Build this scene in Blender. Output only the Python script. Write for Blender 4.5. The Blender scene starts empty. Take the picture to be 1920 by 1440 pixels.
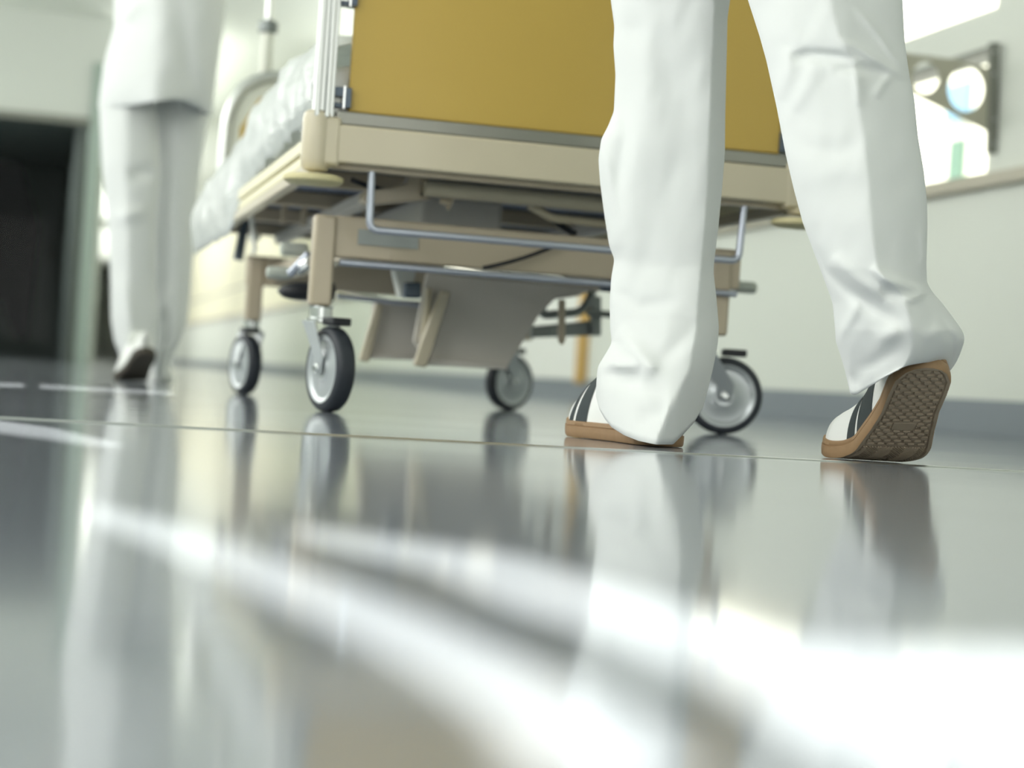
import bpy, bmesh, math, random
from mathutils import Vector, Matrix, noise
C = bpy.context.scene.collection
SC = bpy.context.scene
R_ = math.radians

# ---------------------------------------------------------------- camera
FPX, HCAM, YAW, ROLL = 3600.0, 0.07, R_(14.04), math.atan(0.0662)
cy_, sy_ = math.cos(YAW), math.sin(YAW)
ct, st = math.cos(ROLL), math.sin(ROLL)
FWD = Vector((sy_, cy_, 0)); RGT = Vector((cy_, -sy_, 0)); UP = Vector((0, 0, 1))
cd = bpy.data.cameras.new('camera'); cam = bpy.data.objects.new('camera', cd); C.objects.link(cam)
cd.sensor_width = 36; cd.lens = FPX / 1920 * 36
rx = ct * RGT + st * UP; ux = -st * RGT + ct * UP
M = Matrix((rx, ux, -FWD)).transposed().to_4x4(); M.translation = Vector((0, 0, HCAM))
cam.matrix_world = M
cd.clip_start = 0.02; cd.clip_end = 300
cd.dof.use_dof = True; cd.dof.focus_distance = 2.46; cd.dof.aperture_fstop = 3.6
SC.camera = cam

def P(px, py, d):
    """world point seen at a reference pixel at distance d along the view axis"""
    dx, dy = px - 960, py - 720.5
    u = (ct * dx + st * dy) / FPX; v = (st * dx - ct * dy) / FPX
    return Vector((0, 0, HCAM)) + (FWD + RGT * u + UP * v) * d
def PY(px, py, Y):
    r = P(px, py, 1) - Vector((0, 0, HCAM)); return P(px, py, Y / r.y)
def PX(px, py, X):
    r = P(px, py, 1) - Vector((0, 0, HCAM)); return P(px, py, X / r.x)
def PZ(px, py, Z=0.0):
    r = P(px, py, 1) - Vector((0, 0, HCAM)); return P(px, py, (Z - HCAM) / r.z)

# ---------------------------------------------------------------- world, sun, daylight and added fills
w = bpy.data.worlds.new('world'); SC.world = w; w.use_nodes = True
bg = w.node_tree.nodes['Background']; bg.inputs[0].default_value = (0.99, 1.0, 0.96, 1); bg.inputs[1].default_value = 2.2
SUN_DIR = Vector((0.45, 0.12, -1)).normalized()
sd = bpy.data.lights.new('sun', 'SUN'); sd.energy = 17; sd.angle = R_(0.15); sd.color = (1, 0.97, 0.87)
so = bpy.data.objects.new('sun', sd); C.objects.link(so); so.rotation_euler = SUN_DIR.to_track_quat('-Z', 'Y').to_euler()
def area(name, loc, direction, sx, sy, power, col=(1, 1, 1)):
    l = bpy.data.lights.new(name, 'AREA'); l.shape = 'RECTANGLE'; l.size = sx; l.size_y = sy; l.energy = power; l.color = col
    o = bpy.data.objects.new(name, l); C.objects.link(o); o.location = loc
    o.rotation_euler = Vector(direction).to_track_quat('-Z', 'Y').to_euler(); return o
DAY = (1.0, 0.985, 0.97)
for yy in (-1.6, 1.6, 4.8, 8.0, 11.4, 14.6):                        # daylight entering the left-hand windows; the far pair added to brighten the background
    area('window_and_fill_light', (-2.55, yy, 2.0), (1, 0, 0.0), 2.6, 1.3, 47 if yy < 3 else 34, DAY)
area('window_and_fill_light', (0.3, -4.9, 1.5), (0, 1, 0), 4.6, 2.4, 62, DAY)   # fill added behind the camera; the end wall is solid
for yy, sz in ((20.0, 5.5), (27.5, 7), (37, 9), (52, 14)):
    area('window_and_fill_light', (.47, yy, 1.75), (1, 0, 0), sz, 1.7, 12 * sz, DAY)  # unseen fill beside a windowless wall, added to brighten the far corridor
    area('added_uplight', (.75, yy, 2.45), (.35, 0, 1), sz, .12, 20 * sz, (1, 1, .96))  # uplight without a fixture, added to lift the far ceiling
area('added_uplight', (2.95, 13.0, 2.55), (-.6, 0, 1), 8, .15, 80, (1, 1, .95))  # another added uplight, for the ceiling before the partition
area('added_room_fill', (-.9, 21, 2.4), (0, -.2, -1), .6, .6, 45, (.9, 1, .97))  # lamp added in the dark side room so the black shape stands out
SC.view_settings.view_transform = 'Standard'; SC.view_settings.look = 'None'
SC.view_settings.gamma = 1.0; SC.view_settings.use_curve_mapping = False
SC.view_settings.exposure = 0.0
try:
    SC.cycles.use_denoising = True; SC.cycles.max_bounces = 10; SC.cycles.transparent_max_bounces = 12
    SC.cycles.sample_clamp_indirect = 8; SC.cycles.caustics_reflective = False; SC.cycles.caustics_refractive = False
except Exception: pass

# ---------------------------------------------------------------- materials
def lin(c): return tuple(((x / 255) / 12.92 if x / 255 <= 0.04045 else ((x / 255 + 0.055) / 1.055) ** 2.4) for x in c) + (1,)
def mat(name, rgb, rough=0.5, metal=0.0, var=0.04, scale=20, bump=0.0, bscale=200, coat=0, spec=0.5, trans=0, sheen=0, bdist=0.001):
    m = bpy.data.materials.new(name); m.use_nodes = True; nt = m.node_tree; b = nt.nodes['Principled BSDF']
    tc = nt.nodes.new('ShaderNodeTexCoord'); n = nt.nodes.new('ShaderNodeTexNoise'); n.inputs['Scale'].default_value = scale
    nt.links.new(tc.outputs['Object'], n.inputs['Vector'])
    mx = nt.nodes.new('ShaderNodeMix'); mx.data_type = 'RGBA'
    a = lin(rgb); mx.inputs[6].default_value = tuple(x * (1 - var) for x in a[:3]) + (1,)
    mx.inputs[7].default_value = tuple(min(1, x * (1 + var)) for x in a[:3]) + (1,)
    nt.links.new(n.outputs[0], mx.inputs[0]); nt.links.new(mx.outputs[2], b.inputs['Base Color'])
    b.inputs['Roughness'].default_value = rough; b.inputs['Metallic'].default_value = metal
    b.inputs['Coat Weight'].default_value = coat; b.inputs['Specular IOR Level'].default_value = spec
    b.inputs['Coat Roughness'].default_value = 0.05
    if sheen: b.inputs['Sheen Weight'].default_value = sheen
    if bump:
        n2 = nt.nodes.new('ShaderNodeTexNoise'); n2.inputs['Scale'].default_value = bscale; n2.inputs['Detail'].default_value = 3
        nt.links.new(tc.outputs['Object'], n2.inputs['Vector'])
        bp = nt.nodes.new('ShaderNodeBump'); bp.inputs['Strength'].default_value = bump; bp.inputs['Distance'].default_value = bdist
        nt.links.new(n2.outputs[0], bp.inputs['Height']); nt.links.new(bp.outputs[0], b.inputs['Normal'])
    return m
M_ = {}
M_['wall'] = mat('wall_paint', (222, 226, 216), 0.6, var=0.01)
M_['ceiling'] = mat('ceiling_paint', (214, 219, 210), 0.8, var=0.01)
M_['skirt'] = mat('skirting_vinyl', (128, 136, 142), 0.45)
M_['granite'] = mat('sill_granite', (176, 170, 150), 0.35, var=0.25, scale=90)
M_['alu'] = mat('aluminium', (205, 208, 205), 0.32, 1.0)
M_['steel'] = mat('steel_blue_grey', (186, 192, 204), 0.34, 0.75)
M_['chrome'] = mat('chrome', (215, 218, 218), 0.16, 1.0)
M_['darkmetal'] = mat('dark_frame', (128, 130, 122), 0.5, 0.6)
M_['bracket'] = mat('bracket_metal', (178, 176, 158), 0.5, 0.1)
M_['cream'] = mat('cream_enamel', (203, 194, 168), 0.38, var=0.02, coat=0.2)
M_['cream2'] = mat('beige_enamel', (188, 176, 152), 0.4, var=0.02, coat=0.15)
M_['rail'] = mat('side_rail_cream', (232, 226, 190), 0.4, var=0.02)
M_['greyplate'] = mat('grey_plate', (206, 202, 192), 0.5, var=0.02)
M_['greymetal'] = mat('grey_metal', (128, 134, 132), 0.4, 0.5)
M_['yellow'] = mat('yellow_laminate', (196, 166, 80), 0.42, var=0.015, scale=3)
M_['bumper'] = mat('bumper_rubber', (214, 205, 158), 0.5)
M_['black'] = mat('black_plastic', (28, 30, 36), 0.45)
M_['tyre'] = mat('tyre_rubber', (44, 49, 56), 0.55)
M_['rim'] = mat('rim_metal', (190, 196, 198), 0.28, 0.35)
M_['deck'] = mat('deck_blue_grey', (142, 152, 172), 0.6)
M_['greyrubber'] = mat('pedal_grey', (184, 190, 180), 0.5)
M_['clamp'] = mat('clamp_blue_grey', (88, 100, 112), 0.35, 0.3)
M_['sticker'] = mat('sticker', (158, 164, 160), 0.5)
M_['print'] = mat('sticker_print', (118, 124, 124), 0.6)
M_['white'] = mat('white_plastic', (232, 234, 226), 0.5)
M_['cloth'] = mat('white_cotton', (230, 233, 231), 0.85, var=0.01, bump=0.12, bscale=1400, spec=0.2, sheen=0.15, bdist=0.0006)
M_['knit'] = mat('white_sock', (206, 210, 202), 0.9, bump=0.2, bscale=500)
M_['gum'] = mat('gum_rubber', (158, 128, 94), 0.6, var=0.08, scale=120)
M_['tread'] = mat('tread_rubber', (162, 146, 124), 0.6, var=0.10, scale=60)
M_['leather'] = mat('white_leather', (238, 240, 236), 0.5, bump=0.1, bscale=300, var=0.01)
M_['stripe'] = mat('dark_suede', (56, 64, 66), 0.8, var=0.15, scale=60, bump=0.2, bscale=900)
M_['skin'] = mat('skin', (205, 165, 140), 0.5)
M_['hair'] = mat('hair', (70, 52, 40), 0.6)
M_['wood'] = mat('pale_wood', (206, 168, 98), 0.5, var=0.1)
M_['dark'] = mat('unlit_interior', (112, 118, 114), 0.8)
M_['darker'] = mat('matt_black', (18, 18, 22), 0.9)
M_['facade'] = mat('facade_render', (236, 234, 220), 0.9, var=0.02)
M_['facadeglass'] = mat('facade_glazing', (84, 116, 100), 0.3)
M_['facadeblue'] = mat('facade_blue_panel', (120, 160, 190), 0.6)
M_['mattress'] = mat('mattress_cover', (236, 238, 234), 0.7)
M_['panelgreen'] = mat('partition_frame', (150, 165, 155), 0.4, 0.2)
M_['headplate'] = mat('head_plate', (224, 226, 212), 0.4)
def glassmat(gl=0.07):
    m = bpy.data.materials.new('window_glass'); m.use_nodes = True; nt = m.node_tree; nt.nodes.remove(nt.nodes['Principled BSDF'])
    t = nt.nodes.new('ShaderNodeBsdfTransparent'); g = nt.nodes.new('ShaderNodeBsdfGlossy'); g.inputs['Roughness'].default_value = 0.02
    t.inputs[0].default_value = (0.98, 0.99, 0.98, 1)
    f = nt.nodes.new('ShaderNodeValue'); f.outputs[0].default_value = gl; mx = nt.nodes.new('ShaderNodeMixShader')
    nt.links.new(f.outputs[0], mx.inputs[0]); nt.links.new(t.outputs[0], mx.inputs[1]); nt.links.new(g.outputs[0], mx.inputs[2])
    nt.links.new(mx.outputs[0], nt.nodes['Material Output'].inputs[0]); return m
M_['glass'] = glassmat()
M_['doorglass'] = glassmat(0.004)
M_['blind'] = mat('cream_blind', (238, 234, 208), 0.8, var=0.02)
M_['greywall'] = mat('grey_paint', (192, 197, 190), 0.7, var=0.02)
M_['darksole'] = mat('dark_sole', (74, 68, 58), 0.6)
M_['satin'] = mat('satin_rail', (150, 150, 142), 0.38, 0.8, var=.1, scale=12)
def sheetmat():
    m = bpy.data.materials.new('plastic_sheet'); m.use_nodes = True; nt = m.node_tree; b = nt.nodes['Principled BSDF']
    b.inputs['Base Color'].default_value = lin((246, 250, 248)); b.inputs['Roughness'].default_value = 0.25
    b.inputs['Alpha'].default_value = 0.9; b.inputs['Specular IOR Level'].default_value = 0.7
    tr = nt.nodes.new('ShaderNodeBsdfTranslucent'); tr.inputs[0].default_value = lin((240, 244, 240))
    tp = nt.nodes.new('ShaderNodeBsdfTransparent')
    mx = nt.nodes.new('ShaderNodeMixShader'); mx.inputs[0].default_value = 0.3
    n = nt.nodes.new('ShaderNodeTexNoise'); n.inputs['Scale'].default_value = 14; n.inputs['Detail'].default_value = 5
    n.inputs['Distortion'].default_value = 1.5
    bp = nt.nodes.new('ShaderNodeBump'); bp.inputs['Distance'].default_value = 0.006; bp.inputs['Strength'].default_value = 0.6
    nt.links.new(n.outputs[0], bp.inputs['Height']); nt.links.new(bp.outputs[0], b.inputs['Normal'])
    nt.links.new(b.outputs[0], mx.inputs[1]); nt.links.new(tr.outputs[0], mx.inputs[2]); nt.links.new(mx.outputs[0], nt.nodes['Material Output'].inputs[0])
    return m
M_['sheet'] = sheetmat()
def floormat():
    m = bpy.data.materials.new('vinyl_floor'); m.use_nodes = True; nt = m.node_tree; b = nt.nodes['Principled BSDF']
    tc = nt.nodes.new('ShaderNodeTexCoord')
    n = nt.nodes.new('ShaderNodeTexNoise'); n.inputs['Scale'].default_value = 420; n.inputs['Detail'].default_value = 4
    n3 = nt.nodes.new('ShaderNodeTexNoise'); n3.inputs['Scale'].default_value = 2.5; n3.inputs['Detail'].default_value = 3
    for q in (n, n3): nt.links.new(tc.outputs['Object'], q.inputs['Vector'])
    cr = nt.nodes.new('ShaderNodeValToRGB'); cr.color_ramp.elements[0].position = 0.35; cr.color_ramp.elements[0].color = lin((122, 129, 138))
    cr.color_ramp.elements[1].position = 0.66; cr.color_ramp.elements[1].color = lin((160, 166, 174))
    nt.links.new(n.outputs[0], cr.inputs[0]); nt.links.new(cr.outputs[0], b.inputs['Base Color'])
    b.inputs['IOR'].default_value = 1.65
    b.inputs['Specular IOR Level'].default_value = 0.6
    mr = nt.nodes.new('ShaderNodeMapRange'); mr.inputs[3].default_value = 0.06; mr.inputs[4].default_value = 0.12
    nt.links.new(n3.outputs[0], mr.inputs[0]); nt.links.new(mr.outputs[0], b.inputs['Roughness'])
    n2 = nt.nodes.new('ShaderNodeTexNoise'); n2.inputs['Scale'].default_value = 9; n2.inputs['Detail'].default_value = 2
    nt.links.new(tc.outputs['Object'], n2.inputs['Vector'])
    bp = nt.nodes.new('ShaderNodeBump'); bp.inputs['Distance'].default_value = 0.0003; bp.inputs['Strength'].default_value = 0.4
    nt.links.new(n2.outputs[0], bp.inputs['Height']); nt.links.new(bp.outputs[0], b.inputs['Normal'])
    return m
M_['floor'] = floormat()

def interp(tab, y):
    if y <= tab[0][0]: return tab[0][1]
    for (a, va), (b, vb) in zip(tab[:-1], tab[1:]):
        if y <= b: return va + (vb - va) * (y - a) / (b - a)
    return tab[-1][1]
def smooth_interp(tab, y, r=7):
    return sum(interp(tab, y + k * r / 3.) * w_ for k, w_ in zip(range(-3, 4), (.06, .12, .2, .24, .2, .12, .06)))
# ---------------------------------------------------------------- mesh builder
class MB:
    def __init__(s): s.v = []; s.f = []
    def add(s, vs, fs):
        k = len(s.v); s.v += [tuple(v) for v in vs]; s.f += [tuple(i + k for i in f) for f in fs]; return s
    def box(s, a, b):
        x0, y0, z0 = a; x1, y1, z1 = b
        return s.add([(x0, y0, z0), (x1, y0, z0), (x1, y1, z0), (x0, y1, z0), (x0, y0, z1), (x1, y0, z1), (x1, y1, z1), (x0, y1, z1)],
                     [(3, 2, 1, 0), (4, 5, 6, 7), (0, 1, 5, 4), (1, 2, 6, 5), (2, 3, 7, 6), (3, 0, 4, 7)])
    def tube(s, pts, r, n=14, cap=True):
        pts = [Vector(p) for p in pts]; rs = r if isinstance(r, (list, tuple)) else [r] * len(pts); rings = []
        t0 = (pts[1] - pts[0]).normalized(); a = t0.orthogonal().normalized()
        for i, p in enumerate(pts):
            t = ((pts[min(i + 1, len(pts) - 1)] - pts[max(i - 1, 0)])).normalized()
            a = (a - t * a.dot(t)).normalized(); b = t.cross(a)
            rings.append([p + (a * math.cos(2 * math.pi * k / n) + b * math.sin(2 * math.pi * k / n)) * rs[i] for k in range(n)])
        return s.loft(rings, cap)
    def loft(s, rings, cap=True, close=True):
        n = len(rings[0]); vs = [v for r in rings for v in r]; fs = []
        for i in range(len(rings) - 1):
            for k in range(n if close else n - 1):
                k2 = (k + 1) % n; fs.append((i * n + k, i * n + k2, (i + 1) * n + k2, (i + 1) * n + k))
        if cap and close:
            fs.append(tuple(range(n))[::-1]); fs.append(tuple((len(rings) - 1) * n + k for k in range(n)))
        return s.add(vs, fs)
    def lathe(s, origin, axis, prof, n=40, cap=True):
        """prof: list of (radius, distance along axis)"""
        o = Vector(origin); ax = Vector(axis).normalized(); a = ax.orthogonal().normalized(); b = ax.cross(a)
        rings = [[o + ax * h + (a * math.cos(2 * math.pi * k / n) + b * math.sin(2 * math.pi * k / n)) * max(r, 1e-5) for k in range(n)] for r, h in prof]
        return s.loft(rings, cap)
    def prism(s, poly, off):
        off = Vector(off); n = len(poly); a = [Vector(p) for p in poly]; b = [p + off for p in a]
        return s.add(a + b, [tuple(range(n))[::-1], tuple(range(n, 2 * n))] + [(i, (i + 1) % n, n + (i + 1) % n, n + i) for i in range(n)])
    def build(s, name, m, parent=None, bevel=0, smooth=True, ang=35, sub=0):
        me = bpy.data.meshes.new(name); me.from_pydata(s.v, [], s.f); me.materials.append(M_[m])
        bm = bmesh.new(); bm.from_mesh(me); bmesh.ops.recalc_face_normals(bm, faces=bm.faces); bm.to_mesh(me); bm.free()
        if smooth:
            me.shade_smooth()
            try: me.set_sharp_from_angle(angle=R_(ang))
            except Exception: pass
        o = bpy.data.objects.new(name, me); C.objects.link(o)
        if parent:
            o.parent = parent
            o.matrix_parent_inverse = Matrix.Translation(-Vector(getattr_loc(parent)))
        if bevel:
            bv = o.modifiers.new('bevel', 'BEVEL'); bv.width = bevel; bv.segments = 3; bv.limit_method = 'ANGLE'
            bv.harden_normals = False
        if sub:
            sb = o.modifiers.new('sub', 'SUBSURF'); sb.levels = sub; sb.render_levels = sub
        return o
def getattr_loc(p):
    l = Vector(p.location)
    while p.parent: p = p.parent; l = l + Vector(p.location)
    return l
def arc(pts, rad, n=6):
    """round the corners of a polyline"""
    pts = [Vector(p) for p in pts]; out = [pts[0]]
    for i in range(1, len(pts) - 1):
        a, b, c = pts[i - 1], pts[i], pts[i + 1]; u = (a - b).normalized() * rad; v = (c - b).normalized() * rad
        for k in range(n + 1):
            t = k / n; out.append((b + u) * (1 - t) ** 2 + b * 2 * t * (1 - t) + (b + v) * t * t)
    out.append(pts[-1]); return out
def thing(name, label, cat, loc=(0, 0, 0), group=None):
    o = bpy.data.objects.new(name, None); C.objects.link(o); o.location = loc; o.empty_display_size = 0.1
    o['label'] = label; o['category'] = cat
    if group: o['group'] = group
    return o
def tag(o, label, cat, group=None, kind=None):
    o['label'] = label; o['category'] = cat
    if group: o['group'] = group
    if kind: o['kind'] = kind
    return o
def struct(o, label=None):
    o['kind'] = 'structure'
    if label: o['label'] = label
    return o

# ================================================================ the corridor
XL, XR, YB, YE, ZC = -2.6, 3.2, -5.0, 70.0, 3.0
struct(MB().box((XL - .2, YB, -0.1), (XR + .25, YE, 0)).build('floor', 'floor'), 'grey blue glossy vinyl corridor floor')
# weld seam of the vinyl sheets, a hair proud of the floor
a, b = PZ(0, 784), PZ(1920, 884.5); dr = (b - a); dr.z = 0; drn = dr.normalized(); nn = Vector((-drn.y, drn.x, 0))
a = a - dr * 1.9; b = b + dr * 1.4
prof = [(-.005, 0.0001), (-.003, .0010), (0, .0014), (.003, .0010), (.005, .0001)]
sm = MB(); sm.loft([[p + nn * q[0] + UP * q[1] for q in prof] for p in (a, b)], False, False)
struct(sm.build('trim_1', 'alu'), 'thin weld seam across the glossy floor')

# ceiling with made-up slots, shaped back from the wanted sun patches
def resample(pl, n):
    pl = [Vector(p) for p in pl]; L = [0]
    for i in range(1, len(pl)): L.append(L[-1] + (pl[i] - pl[i - 1]).length)
    out = []
    for k in range(n):
        t = L[-1] * k / (n - 1); i = 1
        while i < len(L) - 1 and L[i] < t: i += 1
        f = (t - L[i - 1]) / max(1e-9, L[i] - L[i - 1]); out.append(pl[i - 1].lerp(pl[i], min(1, max(0, f))))
    return out
PATCH = [
    # strip A
    [(170, 945), (350, 985), (600, 1080), (800, 1155), (960, 1225), (1100, 1300), (1230, 1390), (1330, 1470), (1000, 1470), (900, 1340), (780, 1260), (600, 1165), (400, 1070), (170, 975)],
    # strip B
    [(560, 985), (960, 1040), (1200, 1110), (1500, 1200), (1920, 1205), (2300, 1225), (2300, 1480), (1640, 1470), (1500, 1385), (1350, 1285), (1150, 1195), (960, 1140), (800, 1065), (560, 1010)],
    # far strips on the left
    [(-200, 760), (0, 790), (100, 803), (175, 820), (240, 838), (170, 836), (80, 822), (0, 812), (-200, 806)],
    [(-120, 713), (45, 720), (45, 727), (-120, 723)],
    [(75, 721), (320, 735), (330, 741), (75, 729)],
]
cu = bpy.data.curves.new('ceiling_outline', 'CURVE'); cu.dimensions = '2D'; cu.fill_mode = 'BOTH'
def spl(pts):
    s = cu.splines.new('POLY'); s.points.add(len(pts) - 1); s.use_cyclic_u = True
    for i, p in enumerate(pts): s.points[i].co = (p[0], p[1], 0, 1)
spl([(XL - .2, YB), (XR + .25, YB), (XR + .25, YE), (XL - .2, YE)])
for pg in PATCH:
    sp = []
    for px, py in pg:
        f = PZ(px, py, 0.0); q = f - SUN_DIR * (ZC / -SUN_DIR.z) ; sp.append((q.x, q.y))
    spl(sp)
tmp = bpy.data.objects.new('tmp', cu); C.objects.link(tmp)
dg = bpy.context.evaluated_depsgraph_get(); me = bpy.data.meshes.new_from_object(tmp.evaluated_get(dg)); bpy.data.objects.remove(tmp)
me.name = 'ceiling'; me.materials.clear(); me.materials.append(M_['ceiling'])
ce = bpy.data.objects.new('ceiling', me); C.objects.link(ce); ce.location.z = ZC; struct(ce, 'pale green ceiling with added slots that shape sun patches')

# right wall: long window band above a granite sill
WY0 = 6.15
def wallbox(name, a, b, m, label=None, bevel=0): return struct(MB().box(a, b).build(name, m, bevel=bevel), label)
wallbox('wall_right', (XR, YB, 0.0), (XR + .2, YE, 0.86), 'wall', 'pale wall below the granite sill')
wallbox('wall_right', (XR, YB, 0.86), (XR + .2, WY0, ZC), 'wall', 'pale green wall pier beside the window')
wallbox('wall_right', (XR, WY0, 2.45), (XR + .2, YE, ZC), 'wall', 'pale wall band above the windows')
wallbox('baseboard_right', (XR - .012, YB, 0.0), (XR + .001, YE, 0.123), 'skirt', 'grey blue coved skirting along the right wall', .002)
wallbox('trim_2', (XR - .045, YB, 0.862), (XR + .2, YE, 0.908), 'granite', 'grey beige granite window sill', .004)
ys = [WY0, 9.4, 12.6, 15.8, 19.0, 22.2, 26, 30, 36, 44, 56, YE]
for i in range(len(ys) - 1):
    y0, y1 = ys[i], ys[i + 1]
    wd = bpy.data.objects.new('window_%d' % (i + 1), None); C.objects.link(wd); wd.location = (XR, y0, 0.908); struct(wd)
    f = MB()
    f.box((XR + .04, y0 - .0, 0.908), (XR + .16, y0 + (.0 if i == 0 else .12) + .001, 2.45))
    f.box((XR + .02, y0, 1.372), (XR + .16, y1, 1.512))
    f.build('transom', 'wall', wd)
    g = MB(); g.box((XR + .0, y0, 1.350), (XR + .10, y1, 1.372)); g.box((XR + .03, y0, 0.908), (XR + .10, y1, 0.93))
    g.build('frame', 'darkmetal', wd)
    MB().box((XR + .08, y0, 0.93), (XR + .088, y1, 1.35)).build('pane', 'glass', wd)
    MB().box((XR + .08, y0, 1.512), (XR + .088, y1, 2.45)).build('pane', 'glass', wd)
# left wall with window openings (outside the frame), wall behind
wallbox('trim_3', (XR + .012, 15.9, 0.908), (XR + .018, YE, 2.45), 'blind', 'cream roller blinds closed over the far windows')
wallbox('wall_left', (XL - .2, YB, 0), (XL, YE, 0.7), 'wall')
wallbox('wall_left', (XL - .2, YB, 2.7), (XL, YE, ZC), 'wall')
for k, (y0, y1) in enumerate([(-5, -3.0), (-.25, .15), (3.0, 3.4), (6.2, 6.6), (9.4, 9.8), (12.8, 13.2), (16.4, YE)]):
    wallbox('wall_left', (XL - .2, y0, .7), (XL, y1, 2.7), 'wall')
for k, (y0, y1) in enumerate([(-3, -.25), (.15, 3), (3.4, 6.2), (6.6, 9.4), (9.8, 12.8), (13.2, 16.4)]):  # farthest openings added to let more light onto the right wall
    wd = bpy.data.objects.new('window_%d' % (20 + k), None); C.objects.link(wd); wd.location = (XL, y0, .7); struct(wd)
    MB().box((XL - .12, y0, .7), (XL - .112, y1, 2.7)).build('pane', 'glass', wd)
    fr = MB().box((XL - .14, y0, .7), (XL - .09, y1, .75)); fr.box((XL - .14, y0, 2.65), (XL - .09, y1, 2.7)); fr.build('frame', 'alu', wd)
wallbox('wall_back', (XL - .2, YB - .2, 0), (XR + .25, YB, ZC), 'wall')
wallbox('wall_far', (XL - .2, YE, 0), (XR + .25, YE + .2, ZC), 'wall')
wallbox('baseboard_left', (XL - .001, YB, 0), (XL + .012, YE, .123), 'skirt')

# transverse partition with a tall opening into an unlit room on the left
YP = 17.0
PXR = PY(190, 450, YP).x; PXL = PY(150, 450, YP).x
wallbox('wall_partition', (XL, YP, 2.12), (PXR, YP + .15, ZC), 'greywall', 'pale wall above the dark opening')
wallbox('wall_partition', (PXR - .10, YP + .15, 0), (PXR, 26.0, ZC), 'wall')
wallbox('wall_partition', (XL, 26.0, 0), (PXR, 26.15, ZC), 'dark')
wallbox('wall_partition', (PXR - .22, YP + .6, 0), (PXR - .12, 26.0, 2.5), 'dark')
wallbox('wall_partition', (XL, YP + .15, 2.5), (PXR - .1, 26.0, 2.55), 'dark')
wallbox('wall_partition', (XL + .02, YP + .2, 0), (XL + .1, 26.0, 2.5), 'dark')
dd = bpy.data.objects.new('door_1', None); C.objects.link(dd); dd.location = (PXR - .15, YP, 0); struct(dd, 'glazed opening with pale green frame beside the walking person')
MB().box((PXL + .02, YP - .03, 0), (PXL + .13, YP + .12, 2.6)).build('door_frame', 'panelgreen', dd, .004)
fr = MB().box((XL, YP - .02, 2.06), (PXL + .02, YP + .1, 2.12)); fr.build('door_frame', 'darkmetal', dd)
MB().box((XL, YP + .03, 0.0), (PXL + .02, YP + .038, 2.06)).build('pane', 'doorglass', dd)
dk = MB().prism([PY(-60, 440, 19), PY(-60, 560, 19), PY(0, 565, 19), PY(30, 640, 19), PY(54, 640, 19), PY(78, 430, 19), PY(40, 300, 19), PY(-60, 300, 19)], (0, .25, 0))  # unidentified black shape, built as a thick upright prism
tag(dk.build('dark_shape', 'darker', None, .02), 'black shape with a pointed lower end inside the dark opening', 'dark_object')

# wood door post and wall panel seen low beyond the bed
p = PX(1096, 700, XR)
dd = bpy.data.objects.new('door_2', None); C.objects.link(dd); dd.location = (XR, p.y, 0); struct(dd)
MB().box((XR - .05, p.y - .05, 0.10), (XR, p.y + .05, .86)).build('door_frame', 'wood', dd, .004)
MB().box((XR - .03, p.y + .10, 0.12), (XR, p.y + 1.5, .86)).build('door_leaf', 'white', dd, .004)

# building outside
fc = thing('apartment_building', 'bright white rendered building outside the window', 'building', (16, 14, -3))
MB().box((14.0, -4, -3), (15, 70, 9)).build('facade', 'facade', fc)
q = PX(1781, 335, 14.0); q2 = PX(1815, 258, 14.0)
MB().box((13.93, q2.y, q.z - .6), (14.01, q.y, q2.z)).build('window', 'facadeglass', fc)
q = PX(1778, 232, 14.0); q2 = PX(1828, 150, 14.0)
MB().box((13.9, q2.y, q.z), (14.01, q.y, q2.z)).build('blue_patch', 'facadeblue', fc)  # plain blue patch outside, modelled as a flat box

# wall bracket with round holes
Yb = 6.08
br = thing('wall_bracket', 'perforated metal bracket with two round holes on wall above granite sill', 'bracket', (XR, Yb, 0.98))
bb = MB().prism([PY(1857, 80, Yb), PY(1876, 80, Yb), PY(1871, 288, Yb), PY(1852, 288, Yb)], (0, .02, 0)); bb.build('mounting_bar', 'darkmetal', br, .003)
for yy in (98, 140, 225, 270): 
    c_ = PY(1864, yy, Yb); MB().lathe(c_, (0, -1, 0), [(.006, -.002), (.006, .004), (.003, .006)], 12).build('screw', 'chrome', br)
me_ = bpy.data.curves.new('plate', 'CURVE'); me_.dimensions = '2D'; me_.fill_mode = 'BOTH'; me_.extrude = .003
def sp2(pts):
    s = me_.splines.new('POLY'); s.points.add(len(pts) - 1); s.use_cyclic_u = True
    for i, p in enumerate(pts): s.points[i].co = (p.x, p.z, 0, 1)
sp2([PY(1858, 128, Yb), PY(1793, 111, Yb), PY(1702, 100, Yb), PY(1650, 94, Yb), PY(1630, 110, Yb), PY(1640, 140, Yb), PY(1715, 177, Yb), PY(1855, 247, Yb)])
def ell(cx, cy, rx_, ry_):
    return [PY(cx + rx_ * math.cos(2 * math.pi * k / 40), cy + ry_ * math.sin(2 * math.pi * k / 40), Yb) for k in range(40)]
sp2(ell(1813.5, 167, 34, 42)); sp2(ell(1737.5, 145, 25.5, 30)); sp2(ell(1676, 122, 15, 19))
tmp = bpy.data.objects.new('tmp', me_); C.objects.link(tmp); dg = bpy.context.evaluated_depsgraph_get()
mm = bpy.data.meshes.new_from_object(tmp.evaluated_get(dg)); bpy.data.objects.remove(tmp)
mm.materials.clear(); mm.materials.append(M_['bracket'])
for v in mm.vertices: v.co = Vector((v.co.x, Yb + .01 + v.co.z, v.co.y))
po = bpy.data.objects.new('plate', mm); C.objects.link(po); po.parent = br; po.matrix_parent_inverse = Matrix.Translation(-Vector(br.location))

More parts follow.
